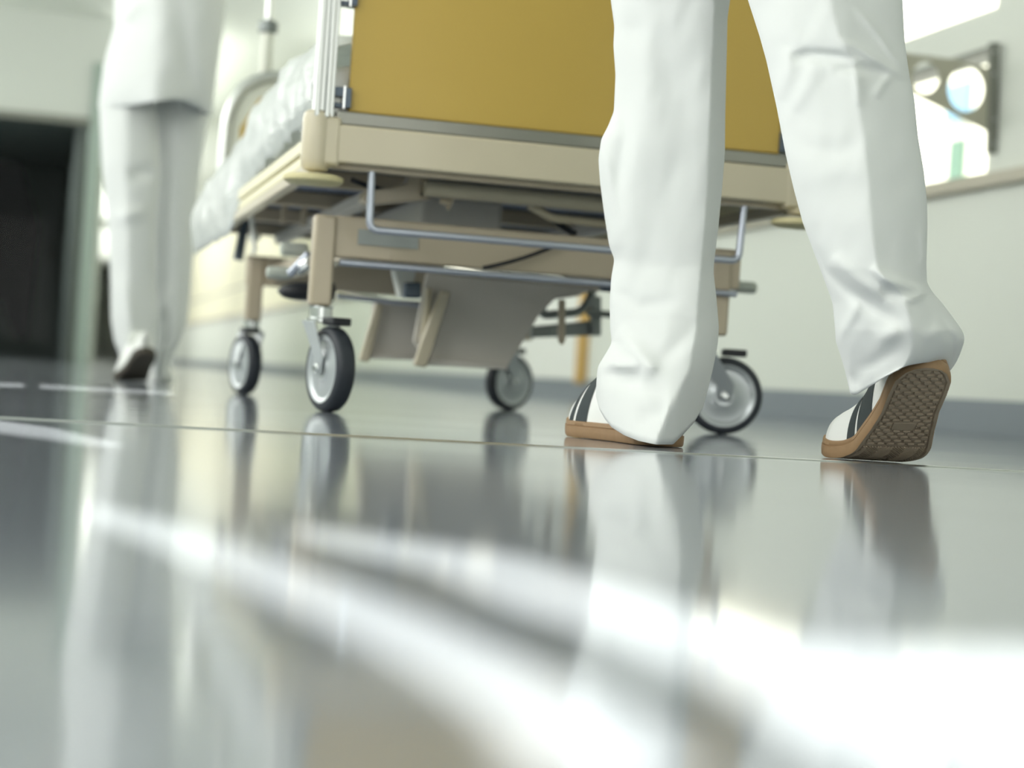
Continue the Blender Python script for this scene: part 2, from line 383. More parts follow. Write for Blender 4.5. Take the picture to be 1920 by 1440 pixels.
# ================================================================ hospital bed
BX0, BX1, BY0, BY1 = .438, 1.317, 3.22, 5.30
def mx_(x): return BX0 + BX1 - x                         # mirror across the bed's long axis
bed = thing('hospital_bed', 'hospital bed with yellow foot board, cream frame and four castors', 'bed', (.88, 4.2, 0))
# foot end
MB().box((.488, 3.213, .509), (mx_(.488), 3.226, 1.02)).build('foot_board', 'yellow', bed, .004)
for sx in (0, 1):
    X = (lambda x: mx_(x)) if sx else (lambda x: x)
    pr = MB()
    for (xa, xb, ya, yb) in ((.430, .438, 3.197, 3.238), (.438, .447, 3.203, 3.238), (.447, .455, 3.197, 3.238), (.455, .463, 3.205, 3.238)):
        pr.box((min(X(xa), X(xb)), ya, .495), (max(X(xa), X(xb)), yb, 1.05))
    pr.build('end_post', 'alu', bed, .0015)
    for z0 in (.515, .687):
        cl = MB(); xs = sorted((X(.463), X(.478))); cl.box((xs[0], 3.205, z0 + .018), (xs[1], 3.235, z0 + .034)); cl.box((xs[0], 3.211, z0), (xs[1], 3.231, z0 + .008))
        xs = sorted((X(.478), X(.491))); cl.box((xs[0], 3.204, z0), (xs[1], 3.236, z0 + .034))
        cl.build('panel_clamp', 'clamp', bed, .0012)
        xs = sorted((X(.477), X(.480))); MB().box((xs[0], 3.202, z0 - .002), (xs[1], 3.205, z0 + .036)).build('clamp_strip', 'chrome', bed)
    # corner block
    cb = MB().lathe((X(.440), 3.222, .405), (0, 0, 1), [(.012, 0), (.020, .002), (.0245, .009), (.026, .02), (.026, .088), (.0245, .097), (.019, .102), (.01, .103)], 32)
    cb.build('corner_block', 'cream', bed)
    ck = MB(); xs = sorted((X(.445), X(.478))); ck.box((xs[0], 3.199, .415), (xs[1], 3.245, .498)); ck.build('corner_block', 'cream', bed, .007)
    # bumper wheel
    bw = MB().lathe((X(.438), 3.222, .382), (0, 0, 1), [(.02, 0), (.044, .002), (.0505, .006), (.0515, .010), (.0505, .014), (.044, .0165), (.02, .018)], 44)
    bo = bw.build('bumper_wheel', 'bumper', bed)
    MB().lathe((X(.446), 3.222, .368), (0, 0, 1), [(.006, 0), (.009, .003), (.024, .007), (.024, .014)], 24).build('hub', 'black', bo)
    MB().lathe((X(.443), 3.222, .399), (0, 0, 1), [(.014, 0), (.014, .01)], 24).build('bumper_stem', 'darkmetal', bo)
MB().box((.462, 3.200, .422), (mx_(.462), 3.250, .486)).build('end_beam', 'cream', bed, .004)
MB().box((.468, 3.204, .486), (mx_(.468), 3.236, .509)).build('end_rail', 'satin', bed, .003)
MB().box((.470, 3.225, .414), (mx_(.470), 3.250, .423)).build('end_rail', 'cream2', bed, .002)
# side rails
for sx in (0, 1):
    X = (lambda x: mx_(x)) if sx else (lambda x: x)
    for (z0, z1, xa, xb, m) in ((.452, .476, .436, .456, 'rail'), (.430, .449, .440, .456, 'rail'), (.408, .428, .436, .458, 'cream')):
        xs = sorted((X(xa), X(xb))); MB().box((xs[0], 3.25, z0), (xs[1], 5.28, z1)).build('side_rail', m, bed, .003)
# sleeping deck seen from below
dm = MB()
for k in range(26):
    y = 3.30 + k * .077; dm.box((.47, y, .455), (1.285, y + .055, .463))
dm.build('slatted_deck', 'deck', bed)
MB().box((.47, 3.27, .466), (1.285, 5.27, .472)).build('deck_plate', 'deck', bed)
for y in (3.62, 4.1, 4.6, 5.1):
    MB().box((.458, y, .42), (1.297, y + .03, .452)).build('cross_member', 'cream2', bed, .003)
for x in (.60, 1.13):
    MB().box((x, 3.6, .400), (x + .03, 5.1, .425)).build('lengthwise_member', 'greyplate', bed, .003)
for k in range(5):
    x = .52 + k * .045; MB().box((x, 4.3 + .0 * k, .395), (x + .012, 4.32, .45)).build('deck_bracket', 'cream2', bed, .002)
# inner lift tubes under the deck
MB().tube([(.655, 3.36, .408), (1.16, 3.36, .408)], .0148, 20).build('lift_tube', 'cream', bed)
bk = MB().prism([(.632, 3.37, .432), (.665, 3.37, .432), (.665, 3.37, .421), (.652, 3.37, .421), (.652, 3.37, .395), (.676, 3.37, .392), (.640, 3.37, .385), (.560, 3.37, .372), (.548, 3.37, .378), (.552, 3.37, .395), (.600, 3.37, .405), (.625, 3.37, .414)], (0, .05, 0))
bk.build('tube_bracket', 'cream2', bed, .003)
bk = MB().prism([(mx_(.632), 3.37, .432), (mx_(.665), 3.37, .432), (mx_(.652), 3.37, .395), (mx_(.56), 3.37, .372), (mx_(.55), 3.37, .395), (mx_(.60), 3.37, .405)], (0, .05, 0))
bk.build('tube_bracket', 'cream2', bed, .003)
MB().tube(arc([(.86, 3.40, .398), (.905, 3.40, .378), (1.2, 3.40, .371)], .01), .008, 12).build('lift_tube', 'cream', bed)
MB().box((.700, 3.6, .335), (.86, 4.5, .42)).build('motor_housing', 'greyplate', bed, .01)
MB().box((.712, 3.42, .385), (.722, 3.44, .40)).build('tube_lug', 'cream2', bed, .002)
MB().tube([(.712, 3.37, .398), (.702, 3.37, .374)], .0035, 8).build('tube_lug', 'cream2', bed)
MB().tube([(.688, 3.37, .389), (.705, 3.37, .386)], .006, 8).build('tube_lug', 'cream2', bed)
# cables
def sag(p0, p1, s, n=14): return [Vector(p0).lerp(Vector(p1), k / n) - UP * s * 4 * (k / n) * (1 - k / n) for k in range(n + 1)]
MB().tube(sag((.53, 3.4, .415), (.68, 3.42, .402), .008), .0045, 8).build('cable', 'black', bed)
MB().tube(sag((.88, 3.42, .40), (.96, 3.43, .355), .004), .006, 8).build('cable', 'black', bed)
MB().tube(sag(PY(905, 503, 3.33), PY(1040, 462, 3.33), .004), .0035, 8).build('cable', 'black', bed)
# U-shaped bar at the foot
MB().tube(arc([(.538, 3.232, .43), (.541, 3.232, .316), (mx_(.541) - .005, 3.232, .316), (mx_(.541), 3.232, .43)], .016), .0066, 16).build('foot_bar', 'steel', bed)
# undercarriage
for (y0, m, IN) in ((3.34, 'cream2', 0), (4.76, 'cream2', .04)):
    MB().box((.498, y0 + .004, .272), (mx_(.498), y0 + .03, .345)).build('cross_beam', m, bed, .004)
    for sx in (0, 1):
        X = (lambda x: mx_(x)) if sx else (lambda x: x); J = IN if sx == 0 else .055; xs = sorted((X(.462 + J), X(.501 + J)))
        lg = MB().box((xs[0], y0 - .002, .184), (xs[1], y0 + .038, .344)).build('leg', 'cream2', bed, .006)
        MB().tube([((xs[0] + xs[1]) / 2 + .008, y0 - .003, .186), ((xs[0] + xs[1]) / 2 + .008, y0 - .003, .212)], .005, 10).build('leg_slot', 'darkmetal', lg)
for x in (.56, mx_(.59)):
    MB().box((x, 3.37, .285), (x + .03, 4.76, .325)).build('chassis_rail', 'cream2', bed, .004)
st_ = MB().box((.540, 3.3405, .297), (.648, 3.3445, .324)).build('rating_label', 'sticker', bed)
st_['label'] = 'pale grey printed rating label'
tx = MB()
for (xa, xb, za, zb) in ((.568, .578, .299, .322), (.592, .630, .316, .318), (.592, .618, .311, .3125), (.545, .562, .317, .3185), (.545, .560, .311, .3125), (.592, .640, .304, .3055)):
    tx.box((xa, 3.3398, za), (xb, 3.3406, zb))
tx.build('print', 'print', st_)
MB().tube([(.509, 3.332, .2625), (mx_(.509), 3.332, .2625)], .0062, 14).build('brake_rod', 'steel', bed)
MB().tube([(.505, 3.36, .276), (.7, 3.36, .272)], .004, 10).build('brake_rod', 'cream2', bed)
MB().tube([PY(632, 555, 3.9), PY(830, 578, 3.9)], .0055, 12).build('brake_rod', 'steel', bed)
MB().tube([PY(500, 405, 4.7), PY(700, 405, 4.7)], .007, 12).build('brake_rod', 'steel', bed)
# tall lift plates
def plate(name, pts, Y, off, m, bev=.003): return MB().prism([PY(a, b, Y) for a, b in pts], (0, off, 0)).build(name, m, bed, bev)
plate('lift_plate', [(800, 512), (1118, 540), (1084, 556), (1040, 562), (1012, 590), (950, 692), (798, 676), (775, 640)], 3.75, .012, 'greyplate')
plate('lift_plate', [(700, 560), (805, 566), (800, 668), (690, 668)], 3.95, .012, 'greyplate')
plate('lift_arm', [(828, 545), (846, 548), (800, 690), (777, 686), (790, 640)], 3.71, .02, 'cream', .004)
plate('lift_arm', [(801, 540), (810, 540), (806, 600), (796, 640), (790, 640)], 3.73, .02, 'cream', .003)
plate('lift_arm', [(706, 565), (720, 568), (692, 680), (674, 676)], 3.92, .02, 'cream', .004)
plate('plate_foot', [(785, 672), (952, 684), (952, 694), (783, 684)], 3.73, .05, 'greyplate', .002)
plate('plate_foot', [(680, 664), (782, 668), (782, 676), (680, 672)], 3.93, .05, 'greyplate', .002)
plate('gear_housing', [(738, 505), (780, 508), (776, 545), (760, 558), (750, 556)], 3.62, .04, 'white', .004)
plate('gear_housing', [(760, 530), (790, 530), (790, 560), (758, 558)], 3.60, .04, 'clamp', .004)
plate('hanging_pin', [(1049, 562), (1061, 562), (1061, 640), (1055, 648), (1048, 640)], 3.70, .012, 'cream2', .003)
plate('chassis_bar', [(1000, 612), (1128, 600), (1128, 629), (996, 634)], 4.2, .03, 'greymetal', .003)
plate('chassis_bar', [(1108, 556), (1128, 556), (1128, 630), (1110, 630)], 4.18, .02, 'greymetal', .003)
MB().tube(arc([PY(1022, 562, 4.1), PY(1012, 592, 4.1), PY(1090, 586, 4.1), PY(1106, 560, 4.1), PY(1112, 545, 4.1)], .02), .0095, 12).build('link_bar', 'greymetal', bed)
MB().tube([PY(1100, 586, 4.1), PY(1180, 594, 4.1)], .008, 12).build('link_bar', 'greymetal', bed)
MB().tube([PY(1128, 530, 3.5), PY(1190, 536, 3.5)], .017, 14).build('link_clamp', 'clamp', bed)
for (xa, xb) in ((962, 990), (1022, 1040), (1052, 1080)):
    plate('clip', [(xa, 500 + (xa - 960) * .07), (xb, 502 + (xa - 960) * .07), (xb, 509 + (xa - 960) * .07), (xa, 507 + (xa - 960) * .07)], 3.42, .02, 'cream2', .001)
# castors
def castor(x, y, ang, legx, ly):
    """wheel touches the floor at x,y; ang = heading of its rolling direction; stem under the leg"""
    r, hw = .0745, .0175
    c_ = Vector((x, y, r)); fw = Vector((math.cos(ang), math.sin(ang), 0)); ax = Vector((-math.sin(ang), math.cos(ang), 0))
    root = bpy.data.objects.new('castor', None); C.objects.link(root); root.parent = bed
    root.matrix_parent_inverse = Matrix.Translation(-Vector(bed.location)); root.location = (0, 0, 0)
    def prt(mb, n, m, bv=0):
        o = mb.build(n, m, None, bv); o.parent = root; return o
    prt(MB().lathe(c_ - ax * hw, ax, [(.058, .001), (.062, 0), (.070, .002), (r - .001, .006), (r, .0105), (r, 2 * hw - .0105), (r - .001, 2 * hw - .006), (.070, 2 * hw - .002), (.062, 2 * hw), (.058, 2 * hw - .001)], 64, False), 'tyre', 'tyre')
    prt(MB().lathe(c_ - ax * (hw - .0005), ax, [(.01, .001), (.02, .0), (.026, .004), (.05, .005), (.056, .0005), (.060, .0), (.060, 2 * hw - .001), (.056, 2 * hw - .0015), (.05, 2 * hw - .006), (.026, 2 * hw - .005), (.02, 2 * hw - .001), (.01, 2 * hw - .002)], 56), 'rim', 'rim')
    top = Vector((legx, ly, .158))
    for s in (-1, 1):
        o0 = c_ + ax * s * (hw + .004)
        t0 = Vector((top.x, top.y, .158)) + ax * s * (hw + .004)
        pl = [o0 - fw * .012 - UP * .010, o0 + fw * .012 - UP * .010, o0 + fw * .016 + UP * .02, t0 + fw * .026, t0 - fw * .026, o0 - fw * .018 + UP * .02]
        prt(MB().prism(pl, ax * s * .003), 'fork', 'rim', .001)
        prt(MB().lathe(c_ + ax * s * (hw + .006), ax * s, [(.009, 0), (.009, .004), (.005, .005), (.005, .008)], 16), 'axle_bolt', 'chrome')
    prt(MB().lathe((top.x, top.y, .156), (0, 0, 1), [(.018, 0), (.025, .001), (.025, .006), (.020, .008), (.020, .026), (.022, .028)], 32), 'swivel_head', 'chrome')
    bx = c_ + Vector((0, 0, r + .008)) + fw * .004
    pl = [bx - fw * .012 - ax * .018 - UP * .006, bx + fw * .034 - ax * .018 - UP * .006, bx + fw * .034 + ax * .018 - UP * .006, bx - fw * .012 + ax * .018 - UP * .006]
    prt(MB().prism(pl, UP * .014), 'brake_block', 'black', .003)
    return root
castor(.505, 3.335, R_(-74), .486, 3.362)
castor(.508, 4.75, R_(-74), .522, 4.78)
castor(1.225, 4.93, R_(27), 1.20, 4.90)
castor(1.297, 3.50, R_(-12), 1.232, 3.47)
# brake pedals
def pedal(px0, py0, px1, py1, Y, rr, m='greyrubber', nm='brake_pedal'):
    a, b = PY(px0, py0, Y), PY(px1, py1, Y); L = (b - a).length; ax = (b - a).normalized()
    return MB().lathe(a, ax, [(rr * .5, 0), (rr * .9, .003), (rr, .008), (rr, L - .008), (rr * .9, L - .003), (rr * .5, L)], 20).build(nm, m, bed)
pedal(499, 511, 548, 513, 3.75, .0125); pedal(525, 467, 578, 470, 4.1, .015)
pedal(1378, 538, 1418, 541, 3.75, .0125)
MB().tube([PY(1340, 548, 3.72), PY(1362, 535, 3.75), PY(1380, 537, 3.75)], .006, 10).build('pedal_link', 'greymetal', bed)
MB().tube([PY(1335, 575, 3.72), PY(1352, 562, 3.75)], .006, 10).build('pedal_link', 'greymetal', bed)
MB().tube([PY(545, 513, 3.7), PY(560, 498, 3.68), PY(580, 478, 3.66)], .0085, 10).build('pedal_link', 'steel', bed)
MB().tube([PY(562, 505, 3.7), PY(585, 490, 3.6)], .012, 10).build('pedal_link', 'chrome', bed)
a_ = PY(520, 546, 3.85); b_ = PY(625, 548, 3.85)
pd = MB(); pts = []
rings = []
for k in range(13):
    t = k / 12; c_ = a_.lerp(b_, t); q = (1 - (1 - min(1, t * 2.2)) ** 2) ** .5 if t < .46 else 1
    rings.append([c_ + Vector((0, math.cos(2 * math.pi * j / 20) * .03 * max(q, .05), math.sin(2 * math.pi * j / 20) * .0185 * max(q, .05))) for j in range(20)])
pd.loft(rings); pd.build('foot_pedal', 'black', bed)
# head board: arched rail, plate, yellow inlay
YH = 5.30
MB().tube(arc([(.468, YH, .45), (.475, YH, .79), (.55, YH, .872), (1.225, YH, .872), (1.30, YH, .80), (1.31, YH, .45)], .07, 8), .017, 16).build('head_rail', 'alu', bed)
MB().prism([(.49, YH, .5), (.495, YH, .78), (.56, YH, .852), (1.22, YH, .85), (1.28, YH, .79), (1.28, YH, .5)], (0, .012, 0)).build('head_plate', 'headplate', bed, .003)
yl = MB().prism([(.520, YH - .006, .52), (.510, YH - .006, .72), (.56, YH - .006, .81), (1.15, YH - .006, .80), (1.21, YH - .006, .72), (1.20, YH - .006, .52)], (0, .006, 0)).build('head_inlay', 'yellow', bed, .002)
yl['label'] = 'yellow inlay panel'
# side lever and strap
MB().tube([PY(468, 388, 4.55), PY(470, 392, 4.55), PY(478, 470, 4.55), PY(472, 476, 4.55)], .0055, 10).build('side_lever', 'white', bed)
MB().tube([PY(462, 400, 4.9), PY(455, 440, 4.9), PY(446, 488, 4.9)], [.010, .012, .013], 12).build('crank_handle', 'clamp', bed)
# mattress and plastic cover (both rest on the bed)
mt = MB().box((.462, 3.27, .473), (1.293, 5.26, .600)).build('mattress', 'mattress', None, .03)
tag(mt, 'white mattress lying on the hospital bed under clear plastic', 'mattress')
rings = []; random.seed(4)
for i in range(91):
    t = i / 90; y = 3.262 + t * 2.03
    zb = smooth_interp([(3.2, .500), (4.1, .482), (4.42, .46), (4.6, .375), (5.3, .36)], y, .06); xo = .434 - .035 * min(1, max(0, (y - 4.4) / .7)); dz = interp([(3.26, -.02), (3.36, .012), (3.7, .03), (4.2, .028), (4.6, -.018), (5.3, -.055)], y)
    prof = [(1.34, .37 + .1 * (y < 4.4)), (1.33, .47), (1.305, .56), (1.303, .60), (1.27, .635), (1.0, .640), (.75, .645), (.55, .652), (.482, .648), (.450, .622), (.5 * (.43 + xo), .57), (xo, .5 * (.545 + zb)), (xo + .006, zb + .03), (xo + .012, zb)]
    pts = [Vector((a, 0, b + (dz if b > .56 else 0))) for a, b in prof]; pts = resample(pts, 64); rg = []
    for j, p in enumerate(pts):
        q = Vector((p.x, y, p.z)); n = noise.noise(Vector((p.x * 9 + p.z * 9, y * 6, p.z * 4))) * .012 + noise.noise(Vector((p.x * 26, y * 18, p.z * 22))) * (.010 if y < 3.9 else .004)
        q += Vector((-1 if j > 34 else .0, 0, .9)).normalized() * (abs(n) * (1 if j < 44 else 1.4) + .001)
        rg.append(q)
    rings.append(rg)
pc = MB().loft(rings, False, False).build('plastic_sheet', 'sheet', ang=180)
so_ = pc.modifiers.new('thick', 'SOLIDIFY'); so_.thickness = .0008
tag(pc, 'clear crumpled plastic sheet draped over mattress and hanging down bed side', 'plastic sheet')
# pole socketed in the head end of the bed
MB().tube([(.574, 5.345, .42), (.574, 5.345, 1.02)], .017, 20).build('pole_socket', 'headplate', bed)
MB().lathe((.574, 5.345, .995), (0, 0, 1), [(.018, 0), (.028, .004), (.028, .03), (.018, .036)], 24).build('pole_collar', 'greymetal', bed)
MB().tube(arc([(.574, 5.345, 1.0), (.574, 5.345, 1.95), (.70, 4.9, 2.05)], .08), .010, 14).build('lifting_pole', 'alu', bed)
MB().tube([(.476, 5.345, .60), (.60, 5.345, .60)], .010, 12).build('pole_mount', 'greymetal', bed)

# ================================================================ people
def ctr(rings, t):
    r = rings[int(t * (len(rings) - 1))]; return sum(r, Vector()) / len(r)
def gauss(d, w): return math.exp(-(d / w) ** 2)
def segdist(px, py, pl):
    best = 1e9; tt = 0; m = len(pl) - 1
    for i, ((x0, y0), (x1, y1)) in enumerate(zip(pl[:-1], pl[1:])):
        dx, dy = x1 - x0, y1 - y0; L2 = dx * dx + dy * dy; t = max(0, min(1, ((px - x0) * dx + (py - y0) * dy) / L2))
        ex, ey = px - x0 - t * dx, py - y0 - t * dy; d = math.hypot(ex, ey)
        if d < best: best = d; tt = (i + t) / m
    return best, 1 - abs(2 * tt - 1) ** 3
def leg_mesh(left, right, hemL, hemR, hem, ytop, ystart_blend, dfun, tfun, crease, strokes, n=140, rows=210, wr=.0022, seed=0):
    """loft of a trouser leg: outline tables give the silhouette, dfun the distance, tfun the half thickness;
    crease = pressed crease line, strokes = folds [(polyline, amplitude m, width px)]"""
    mb = MB(); rings = []; half = n // 2
    hemp = resample([Vector((a, b, 0)) for a, b in hem], half + 1)
    ybase = min(hemL[1], hemR[1])
    for i in range(rows + 1):
        t = i / rows; yy = ytop + (ybase - ytop) * t
        xl, xr = smooth_interp(left, yy), smooth_interp(right, yy)
        bl = max(0, (yy - ystart_blend) / (ybase - ystart_blend)) ** 1.6 if yy > ystart_blend else 0
        ring = []
        for k in range(n):
            if k <= half:                                  # visible side, left -> right
                ph = math.pi * k / half; f = (1 - math.cos(ph)) / 2; px, py = xl + (xr - xl) * f, yy
                h = hemp[k]
                if bl: px, py = px * (1 - bl) + h.x * bl, py * (1 - bl) + h.y * bl
                dep = math.sin(ph)
                wc = (interp(crease, py) - xl) / max(1, xr - xl)
                if 0.05 < wc < .95:
                    tent = f / wc if f < wc else (1 - f) / (1 - wc)
                    dep = dep * .5 + .5 * max(0, tent) ** .95
                d0 = dfun(py) - tfun(py) * dep
                e = 0
                for pl, am, wd in strokes:
                    d, s = segdist(px, py, pl)
                    if d < wd * 2.6: e += 1.45 * am * s * gauss(d, wd)
                nz = noise.noise(Vector((px * .010 + seed, py * .006, 1.3))) * wr * 2.2 + noise.noise(Vector((px * .03 + seed, py * .016 + px * .012, 5.1))) * wr
                d0 -= (e + nz) * min(1, math.sin(ph) * 2.5)
                ring.append(P(px, py, d0))
            else:                                          # far side
                ph = math.pi * (n - k) / half; f = (1 - math.cos(ph)) / 2; px, py = xl + (xr - xl) * f, yy
                if bl:
                    h0, h1 = hemp[0], hemp[half]; px, py = px * (1 - bl) + (h0.x + (h1.x - h0.x) * f) * bl, py * (1 - bl) + (h0.y + (h1.y - h0.y) * f) * bl
                ring.append(P(px, py, dfun(py) + tfun(py) * math.sin(ph)))
        rings.append(ring)
    mb.loft(rings, False); return mb, rings

def person_body(name_root, pelvis, knees, ankles, chest, neck, headc, shoulders, elbows, hands, R=1.0, calves=None):
    """one continuous body surface grown from a joint skeleton"""
    V = [pelvis]; E = []; RR = [.115]
    def add(p, par, r): V.append(Vector(p)); E.append((par, len(V) - 1)); RR.append(r); return len(V) - 1
    sp = add(Vector(pelvis).lerp(Vector(chest), .5), 0, .105); ch = add(chest, sp, .125); nk = add(neck, ch, .055)
    hd = add(headc, nk, .085); add(Vector(headc) + Vector((0, .01, .075)), hd, .075)
    for i in (0, 1):
        hip = add(Vector(pelvis).lerp(Vector(knees[i]), .12) + Vector(((-.06, .06)[i], 0, 0)), 0, .060)
        kn = add(knees[i], hip, .050); cf = add(calves[i], kn, .042); add(ankles[i], cf, .030)
        s = add(shoulders[i], ch, .055); e = add(elbows[i], s, .040); w_ = add(Vector(elbows[i]).lerp(Vector(hands[i]), .95), e, .026)
        fw = (Vector(hands[i]) - Vector(elbows[i])).normalized(); sd_ = fw.cross(UP).normalized()
        pm = add(Vector(hands[i]) + fw * .05, w_, .028)
        for q, (o, l) in enumerate(((-.027, .065), (-.009, .078), (.009, .074), (.026, .058))):
            k1 = add(Vector(hands[i]) + fw * .09 + sd_ * o, pm, .009); k2 = add(V[k1] + fw * l * .5 - UP * .018, k1, .0085); add(V[k2] + fw * l * .2 - UP * .03, k2, .0075)
        th = add(Vector(hands[i]) + fw * .03 + sd_ * (.035 if i == 0 else -.035), pm, .011); add(V[th] + fw * .04 - UP * .02, th, .009)
    me = bpy.data.meshes.new('body'); me.from_pydata([tuple(v) for v in V], E, []); me.materials.append(M_['skin'])
    o = bpy.data.objects.new('body', me); C.objects.link(o)
    sk = o.modifiers.new('skin', 'SKIN')
    lay = me.skin_vertices[0] if me.skin_vertices else None
    if lay is None:
        bm = bmesh.new(); bm.from_mesh(me); bm.verts.layers.skin.verify(); bm.to_mesh(me); bm.free(); lay = me.skin_vertices[0]
    for i, r in enumerate(RR): lay.data[i].radius = (r * R, r * R)
    lay.data[0].use_root = True
    sk.use_smooth_shade = True
    s2 = o.modifiers.new('sub', 'SUBSURF'); s2.levels = 1; s2.render_levels = 2
    o.parent = name_root; o.matrix_parent_inverse = Matrix.Translation(-Vector(name_root.location))
    return o
def hair(root, headc):
    h = MB(); rings = []
    for i in range(13):
        th = math.pi * .62 * i / 12; r = .100 * math.sin(th) + .001
        rings.append([Vector(headc) + Vector((r * math.cos(2 * math.pi * k / 24), r * math.sin(2 * math.pi * k / 24) * 1.12 - .012, .048 + .092 * math.cos(th))) for k in range(24)])
    h.loft(rings, True).build('hair', 'hair', root, ang=180)
def shirt(root, rings_pts, name='shirt'):
    h = MB(); rings = []
    for (c, rx_, ry_) in rings_pts:
        rings.append([Vector(c) + Vector((rx_ * math.cos(2 * math.pi * k / 40), ry_ * math.sin(2 * math.pi * k / 40), 0)) for k in range(40)])
    return h.loft(rings, False).build(name, 'cloth', root, ang=180)

# ---- shoe builder -------------------------------------------------
SL = .288
def hw_(x):      # half width of the outsole
    return interp([(0, .006), (.004, .018), (.012, .027), (.03, .0355), (.06, .0375), (.10, .0375), (.14, .042), (.18, .0485), (.21, .0505), (.24, .047), (.262, .038), (.276, .027), (.284, .015), (SL, .004)], x)
def cc_(x): return interp([(0, 0), (.12, .0), (.2, .002), (.25, .004), (SL, .005)], x)
class Shoe:
    def __init__(s, loc, yaw, alpha, a=.150, b=.222, side=1, roll=0.0, contact=.222, shear=0.0):
        s.shear = shear
        s.loc, s.yaw, s.al, s.a, s.b, s.side = Vector(loc), yaw, alpha, a, b, side
        s.R = (b - a) / alpha if alpha > 1e-3 else 1e6
        s.fw = Vector((-math.sin(yaw), math.cos(yaw), 0)); s.lt = Vector((-math.cos(yaw), -math.sin(yaw), 0)); s.roll = roll; s.contact = contact
    def T(s, x, y, z):
        """x forward from heel, y to the left, z up from the floor side of the sole"""
        if x > s.a: y += math.tan(s.shear) * (x - s.a) * min(1, (x - s.a) / (s.b - s.a))
        z = z + max(0, x - .235) ** 2 * 4.2
        if s.al < 1e-3 or x >= s.b: X, Z = x, z
        else:
            th = min(1, (s.b - x) / (s.b - s.a)) * s.al; q = s.R - z
            X = s.b - q * math.sin(th); Z = s.R - q * math.cos(th)
            if x < s.a: X -= (s.a - x) * math.cos(s.al); Z += (s.a - x) * math.sin(s.al)
        # twist of the lifted heel about the long axis
        if s.roll and x < s.b:
            f = min(1, (s.b - x) / (s.b - s.a)); r = s.roll * f
            yy = y * math.cos(r) ; Z += y * math.sin(r); y = yy
        return s.loc + s.fw * (X - s.contact) + s.lt * y * 1 + UP * Z
def frange(a, b, n): return [a + (b - a) * k / (n - 1) for k in range(n)]
def tread(x, v, w):
    """relief of the outsole: x along, v across (-w..w), returns depth in m (0 = ground face)"""
    e = w - abs(v)
    if x < .006 or x > SL - .006 or e < .004: return 0.0
    if e < .0062: return .0022
    if x < .178:                                            # rows of D-shaped lugs
        if .122 < x < .142 and abs(v) < .016:
            return .0018 if (x < .1235 or x > .1405 or abs(v) > .0148) else .0004
        pitch, row = .0132, .0078
        r = int(x / row); fx = x / row - r; fv = (v / pitch + (.5 if r % 2 else 0)) % 1.0
        du, dv = fx, (fv - .5) * 2
        return 0.0 if (abs(dv) < .72 and du < .25 + .55 * math.sqrt(max(0, 1 - (dv / .74) ** 2))) else .0024
    if x < .181: return .0018
    if math.hypot((x - .236) / .9, v - .006) < .026:        # pivot rings under the ball
        return .0013 if int(math.hypot((x - .236) / .9, v - .006) / .0035) % 2 else .0
    q = (x * 1.0 + abs(((v + .1) % .034) - .017) * .95) / .0036                # chevrons
    return .0022 if q % 1.0 < .45 else 0.0
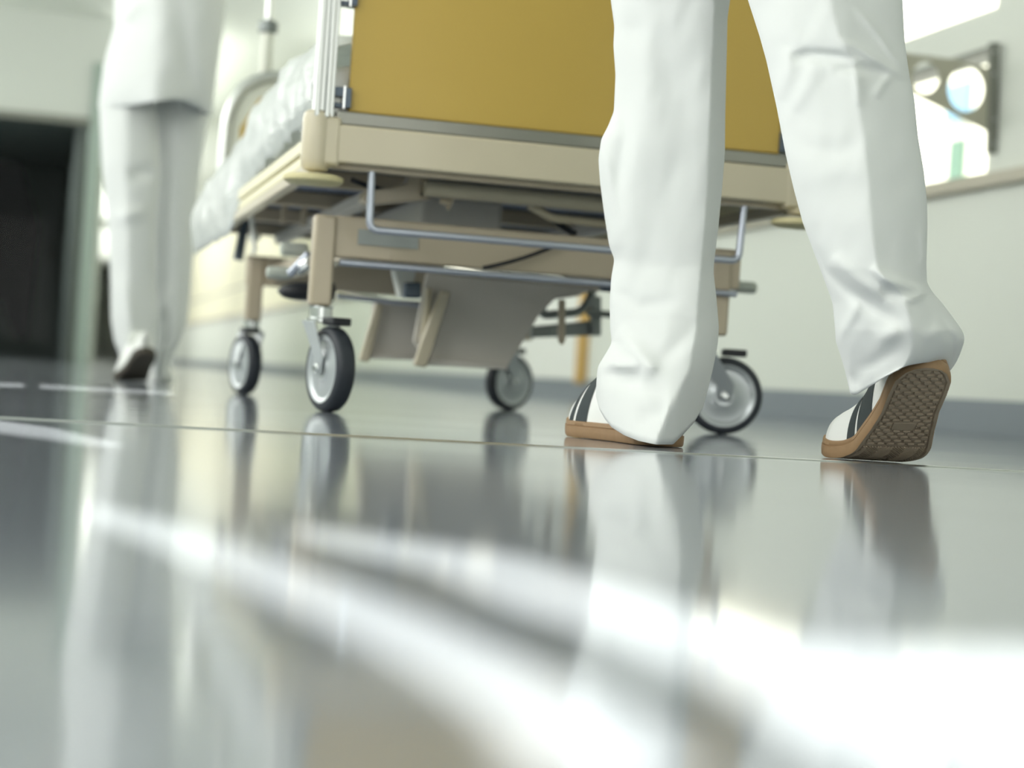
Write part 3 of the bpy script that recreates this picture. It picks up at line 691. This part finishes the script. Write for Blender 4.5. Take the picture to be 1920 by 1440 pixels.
def make_shoe(root, sh, detail, stripes, full=None, sole='gum', ground='tread'):
    t_s = .024
    g = bpy.data.objects.new('shoe', None); C.objects.link(g); g.location = (0, 0, 0); g.parent = root; g.matrix_parent_inverse = Matrix.Translation(-Vector(root.location))
    def put(mb, n, m, **k):
        o = mb.build(n, m, None, **k); o.parent = g; return o
    # outsole bottom with relief
    nx, nv = (300, 96) if detail else (60, 16)
    xs = frange(0.0002, SL - .0002, nx); mb = MB(); rows = []
    for x in xs:
        w0 = hw_(x) - .0015
        rows.append([sh.T(x, cc_(x) + w0 * (2 * j / (nv - 1) - 1), .0008 + (tread(x, w0 * (2 * j / (nv - 1) - 1), w0) if detail else 0)) for j in range(nv)])
    mb.loft(rows, False, False); put(mb, 'outsole', ground, ang=28)
    # sidewall: closed loop around the outline, two stacked bands with a groove
    loop = []
    xs2 = frange(0, SL, 110)
    for x in xs2: loop.append((x, cc_(x) + hw_(x)))
    for x in xs2[::-1]: loop.append((x, cc_(x) - hw_(x)))
    prof = [(-.0015, .0008), (0, .0028), (.0006, .010), (.0004, t_s - .0085), (-.0014, t_s - .008), (-.0014, t_s - .0068), (-.0002, t_s - .006), (-.0006, t_s - .001), (-.004, t_s)]
    mb = MB(); n = len(loop); rings = []
    for off, z in prof:
        rg = []
        for k, (x, y) in enumerate(loop):
            x0, y0 = loop[k - 1]; x1, y1 = loop[(k + 1) % n]; tx_, ty_ = x1 - x0, y1 - y0; l = math.hypot(tx_, ty_) or 1
            rib = (.0007 if (k % 2 and z < .012 and .05 < x < .25) else 0)
            rg.append(sh.T(x + (-ty_ / l) * -(-1) * (off - rib) * 1.0 * (1 if True else 0) * (-1) * -1, y + (tx_ / l) * (off - rib), z))
        rings.append(rg)
    mb.loft(rings, False); put(mb, 'midsole', sole, ang=60)
    # upper
    def hgt(x): return interp([(0, .050), (.01, .062), (.05, .058), (.09, .066), (.13, .090), (.16, .094), (.19, .087), (.22, .067), (.25, .045), (.27, .031), (.281, .017), (SL, .001)], x)
    def S(x, f, off=0.0):
        """f 0..1 from left foot edge over the top to the right edge"""
        ph = math.pi * f; w0 = max(.001, hw_(x) - .004); ax = .004 if x < .004 else 0
        cs, sn = math.cos(ph), math.sin(ph)
        yy = cc_(x) + (w0 + off) * (abs(cs) ** .75) * (1 if cs > 0 else -1) * (1 - .22 * sn * min(1, hgt(x) / .05))
        return sh.T(min(SL - .003, max(.004, x)), yy, t_s - .002 + (hgt(x) + off) * (sn ** .8 if sn > 0 else 0))
    mb = MB(); mb.loft([[S(x, j / 40) for j in range(41)] for x in frange(.001, SL - .001, 80)], False, False)
    put(mb, 'upper', 'leather', ang=180)
    for (fa, fb, xa0, xa1, xb0, xb1) in stripes:            # from f=fa (sole) to f=fb (top): x range slides
        mb = MB(); rows = []
        for j in range(21):
            t = j / 20; f = fa + (fb - fa) * t
            rows.append([S(xa0 + (xb0 - xa0) * t + ((xa1 - xa0) + ((xb1 - xb0) - (xa1 - xa0)) * t) * k / 8, f, .0009) for k in range(9)])
        mb.loft(rows, False, False); o = put(mb, 'stripe', 'stripe', ang=180); o['label'] = 'dark grey suede stripe'
    if full:                                               # sock / ankle
        c0 = sh.T(.07, 0, .07); c1 = c0.lerp(Vector(full), .45)
        put(MB().tube([sh.T(.07, 0, .045), c0, c1, Vector(full)], [.028, .032, .031, .033], 24), 'sock', 'knit')
    return g

# ---- foreground person --------------------------------------------
pelv = P(1410, -420, 2.56)
fp = thing('person', 'person in white trousers and dark striped white sneakers walking behind the yellow foot board', 'person', (pelv.x, pelv.y, 0))
LL = [(-400, 1150), (-150, 1142), (0, 1145), (51, 1152), (85, 1150), (141, 1154), (209, 1151), (235, 1141), (262, 1127), (299, 1122), (342, 1125), (397, 1132), (461, 1142), (487, 1152), (521, 1146), (565, 1143), (617, 1144), (644, 1147), (663, 1136), (687, 1121), (714, 1118), (740, 1117)]
LR = [(-400, 1420), (-200, 1410), (-90, 1385), (0, 1369), (34, 1364), (85, 1363), (213, 1360), (290, 1359), (354, 1354), (427, 1347), (491, 1339), (512, 1338), (555, 1343), (615, 1348), (644, 1346), (677, 1340), (718, 1331), (757, 1320)]
creaseL = [(-400, 1290), (0, 1340), (200, 1332), (380, 1325), (520, 1313), (620, 1305), (700, 1292), (770, 1262), (840, 1240)]
strokesL = [([(1154, 622), (1190, 655), (1219, 687), (1224, 702)], .010, 16), ([(1127, 706), (1165, 704), (1206, 706)], -.009, 12),
            ([(1150, 722), (1185, 718), (1225, 728), (1252, 742)], -.006, 12), ([(1193, 790), (1225, 776), (1250, 770)], -.006, 10),
            ([(1246, 764), (1262, 764), (1276, 756)], .006, 7), ([(1136, 668), (1160, 684), (1200, 690)], .006, 12),
            ([(1225, 690), (1290, 630), (1308, 600)], -.004, 16), ([(1160, 120), (1172, 260), (1160, 330), (1152, 480)], -.004, 13),
            ([(1128, 270), (1150, 360), (1160, 470)], .004, 12), ([(1190, 60), (1215, 200), (1180, 380), (1170, 520)], .004, 26),
            ([(1240, 40), (1290, 240), (1240, 420)], -.0035, 26), ([(1150, 540), (1200, 575), (1290, 560)], -.003, 14), ([(1216, 838), (1246, 800), (1250, 770)], .003, 5)]
dL = lambda y: interp([(-400, 2.60), (0, 2.68), (500, 2.65), (840, 2.60)], y)
tL = lambda y: interp([(-400, .095), (0, .085), (300, .08), (500, .078), (600, .09), (700, .12), (840, .138)], y)
mbL, ringL = leg_mesh(LL, LR, (1117, 742), (1318, 765), [(1117, 742), (1124, 768), (1134, 786), (1147, 802), (1171, 817), (1197, 827), (1232, 834), (1262, 834), (1284, 812), (1302, 792), (1318, 765)], -330, 690, dL, tL, creaseL, strokesL, seed=3)
RL = [(-400, 1385), (-150, 1385), (-60, 1390), (0, 1402), (68, 1424), (115, 1437), (201, 1456), (290, 1473), (354, 1488), (418, 1505), (465, 1523), (521, 1544), (568, 1561), (620, 1566), (641, 1567), (663, 1575), (689, 1582)]
RR_ = [(-400, 1690), (0, 1692), (77, 1696), (141, 1705), (184, 1714), (256, 1721), (320, 1732), (376, 1738), (427, 1739), (495, 1737), (530, 1738), (548, 1748), (568, 1766), (600, 1790), (620, 1804), (632, 1809), (645, 1807), (667, 1802), (684, 1793), (697, 1784)]
creaseR = [(-400, 1545), (0, 1557), (72, 1573), (118, 1600), (211, 1612), (287, 1624), (435, 1636), (505, 1645), (530, 1668), (560, 1696), (614, 1709), (690, 1716)]
strokesR = [([(1480, 110), (1520, 103), (1575, 108), (1604, 116)], -.008, 10), ([(1476, 88), (1474, 130), (1462, 190)], .004, 16), ([(1530, 115), (1515, 160), (1490, 210)], .003, 16),
            ([(1575, 72), (1620, 98), (1660, 124), (1702, 147)], .006, 8), ([(1600, 12), (1642, 60), (1675, 105), (1702, 136)], .005, 7), ([(1560, 130), (1620, 128), (1665, 145)], -.006, 10), ([(1605, 118), (1612, 200)], .003, 8),
            ([(1670, 138), (1650, 165), (1640, 185)], .004, 7),
            ([(1466, 235), (1510, 275), (1570, 285), (1625, 262)], -.002, 18), ([(1500, 340), (1580, 320), (1640, 330)], .0015, 22),
            ([(1523, 462), (1548, 505), (1590, 545), (1640, 580), (1700, 610)], -.006, 14), ([(1560, 480), (1600, 520), (1660, 560)], .006, 16),
            ([(1634, 500), (1656, 521), (1706, 538), (1738, 549)], .008, 9), ([(1700, 566), (1722, 556), (1740, 548)], .006, 7), ([(1650, 545), (1700, 558)], -.005, 9),
            ([(1570, 640), (1600, 590), (1612, 560)], .003, 10), ([(1600, 700), (1640, 680), (1690, 650)], -.0035, 12), ([(1588, 700), (1610, 725)], -.004, 10),
            ([(1782, 690), (1786, 640), (1770, 600)], -.006, 9), ([(1730, 640), (1760, 620), (1800, 618)], .004, 12), ([(1640, 640), (1690, 620)], .004, 14), ([(1725, 430), (1735, 470), (1728, 500)], .005, 7)]
dR = lambda y: interp([(-400, 2.52), (0, 2.44), (300, 2.38), (500, 2.36), (620, 2.37), (740, 2.40)], y)
tR = lambda y: interp([(-400, .10), (0, .09), (300, .08), (500, .078), (620, .09), (740, .085)], y)
mbR, ringR = leg_mesh(RL, RR_, (1582, 690), (1786, 697), [(1584, 694), (1594, 739), (1600, 741), (1607, 740), (1631, 725), (1654, 710), (1678, 695), (1697, 686), (1725, 680), (1753, 678), (1772, 685), (1781, 696)], -330, 640, dR, tR, creaseR, strokesR, seed=11)
# hips of the trousers
hp = MB(); rings = []
for (px0, px1, py, d, t) in ((1143, 1690, -60, 2.57, .09), (1140, 1692, -200, 2.55, .125), (1150, 1685, -400, 2.53, .14), (1175, 1660, -560, 2.52, .13), (1200, 1640, -660, 2.52, .115)):
    a_, b_ = P(px0, py, d), P(px1, py, d); mid = (a_ + b_) / 2; h = (b_ - a_) / 2
    rings.append([mid + h * (abs(math.cos(q)) ** .8 * (1 if math.cos(q) > 0 else -1)) + FWD * t * math.sin(q) for q in [2 * math.pi * k / 72 for k in range(72)]])
hp.loft(rings[1:], False)
tr = MB(); tr.add(mbL.v, mbL.f); tr.add(mbR.v, mbR.f); tr.add(hp.v, hp.f)
tro = tr.build('trousers', 'cloth', fp, ang=180); so_ = tro.modifiers.new('thick', 'SOLIDIFY'); so_.thickness = .0012
shL = Shoe((.818, 2.432, 0), R_(2), 0.0, side=-1, contact=.02, shear=R_(8))
make_shoe(fp, shL, False, [(0.0, .5, .226, .240, .214, .228), (0.0, .5, .190, .218, .182, .206)], ctr(ringL, .93))
SHR_LOC, SHR_YAW, SHR_AL, SHR_A, SHR_B, SHR_ROLL, SHR_G = (1.098, 2.328, -.0007), -.219, .604, .181, .25, -.04, .45
shR = Shoe(SHR_LOC, SHR_YAW, SHR_AL, a=SHR_A, b=SHR_B, contact=.222, roll=SHR_ROLL, shear=SHR_G)
make_shoe(fp, shR, True, [(0.0, .5, .196, .214, .200, .218), (0.0, .5, .138, .189, .130, .193)], ctr(ringR, .88))
kl, kr = ctr(ringL, .42), ctr(ringR, .42)
person_body(fp, pelv + Vector((0, 0, .10)), (kl, kr), (ctr(ringL, .95), ctr(ringR, .90)), pelv + Vector((.0, .03, .48)), pelv + Vector((0, .06, .66)), pelv + Vector((0, .09, .74)),
            (pelv + Vector((-.19, .05, .56)), pelv + Vector((.19, .05, .56))), (pelv + Vector((-.22, .22, .33)), pelv + Vector((.22, .22, .33))), (Vector((pelv.x - .17, 3.09, 1.065)), Vector((pelv.x + .12, 3.09, 1.065))), 0.72, (ctr(ringL, .65), ctr(ringR, .68)))
sh_c = pelv
shirt(fp, [(sh_c + Vector((0, 0, -.02)), .215, .155), (sh_c + Vector((0, 0, .12)), .20, .145), (sh_c + Vector((0, .02, .30)), .185, .13), (sh_c + Vector((0, .03, .45)), .20, .13), (sh_c + Vector((0, .045, .56)), .20, .11), (sh_c + Vector((0, .055, .61)), .12, .08), (sh_c + Vector((0, .055, .63)), .06, .06)])
hair(fp, pelv + Vector((0, .09, .74)))

# ---- person walking ahead -----------------------------------------
DN = 6.12
np_ = thing('person', 'blurred person in long white tunic and trousers walking ahead at left of bed', 'person', tuple(P(290, 660, DN).xy) + (0,))
NL = [(100, 196), (200, 186), (300, 190), (393, 200), (433, 203), (517, 207), (600, 208), (640, 214), (660, 222), (683, 234)]
NLr = [(100, 290), (200, 292), (330, 300), (400, 293), (533, 291), (587, 298), (640, 296), (683, 286)]
cN = [(0, 235), (900, 245)]
m1, rg1 = leg_mesh(NL, NLr, (230, 684), (286, 680), [(230, 685), (245, 692), (270, 688), (286, 680)], 120, 640, lambda y: DN + .06, lambda y: .085, cN, [([(240, 330), (290, 320)], -.012, 12), ([(210, 410), (280, 395)], .01, 12), ([(225, 520), (250, 620)], .01, 10)], 40, 80, .004, 7)
NR = [(100, 275), (200, 275), (330, 285), (400, 280), (533, 280), (600, 285), (660, 285), (700, 286)]
NRr = [(100, 400), (215, 392), (330, 374), (433, 366), (500, 361), (600, 352), (640, 338), (677, 320), (710, 312)]
m2, rg2 = leg_mesh(NR, NRr, (288, 706), (312, 706), [(288, 706), (296, 712), (306, 712), (312, 706)], 120, 660, lambda y: DN + .20, lambda y: .085, [(0, 330), (900, 330)], [([(320, 540), (300, 600)], .012, 8)], 40, 80, .004, 9)
tn = MB(); tn.add(m1.v, m1.f); tn.add(m2.v, m2.f); tn.build('trousers', 'cloth', np_, ang=180)
# tunic
TL = [(-700, 285), (-660, 250), (-560, 205), (-300, 205), (0, 214), (50, 214), (100, 200), (150, 190), (200, 184)]
TR = [(-700, 325), (-660, 360), (-560, 420), (-300, 425), (0, 424), (60, 418), (130, 408), (200, 398), (216, 397)]
m3, _ = leg_mesh(TL, TR, (184, 202), (397, 218), [(184, 202), (215, 203), (250, 198), (290, 190), (325, 185), (350, 190), (375, 202), (397, 218)], -700, 120, lambda y: DN + .05, lambda y: .17, [(-700, 300), (200, 300)], [([(225, 40), (270, 0)], .01, 8), ([(330, -40), (360, 180)], -.012, 14)], 48, 120, .008, 2)
m3.build('tunic', 'cloth', np_, ang=180)
s1 = Shoe(tuple(PZ(246, 716).xy + Vector((0.0, .14))) + (0,), R_(10), R_(27), a=.15, b=.24, contact=.24); make_shoe(np_, s1, False, [], ctr(rg1, .93), 'darksole', 'darksole')
s2_ = Shoe(tuple(P(298, 716, DN + .30).xy) + (0,), R_(8), 0, contact=.08); make_shoe(np_, s2_, False, [], ctr(rg2, .93), 'leather', 'darksole')
pc_ = P(290, 60, DN + .14)
person_body(np_, pc_, (ctr(rg1, .4), ctr(rg2, .4)), (ctr(rg1, .93), ctr(rg2, .9)), pc_ + Vector((0, 0, .40)), pc_ + Vector((0, .02, .58)), pc_ + Vector((0, .04, .66)),
            (pc_ + Vector((-.17, 0, .50)), pc_ + Vector((.17, 0, .50))), (pc_ + Vector((-.20, .05, .27)), pc_ + Vector((.20, .05, .27))), (pc_ + Vector((-.10, .28, .22)), pc_ + Vector((.10, .28, .24))), 0.7, (ctr(rg1, .65), ctr(rg2, .65)))
hair(np_, pc_ + Vector((0, .04, .66)))
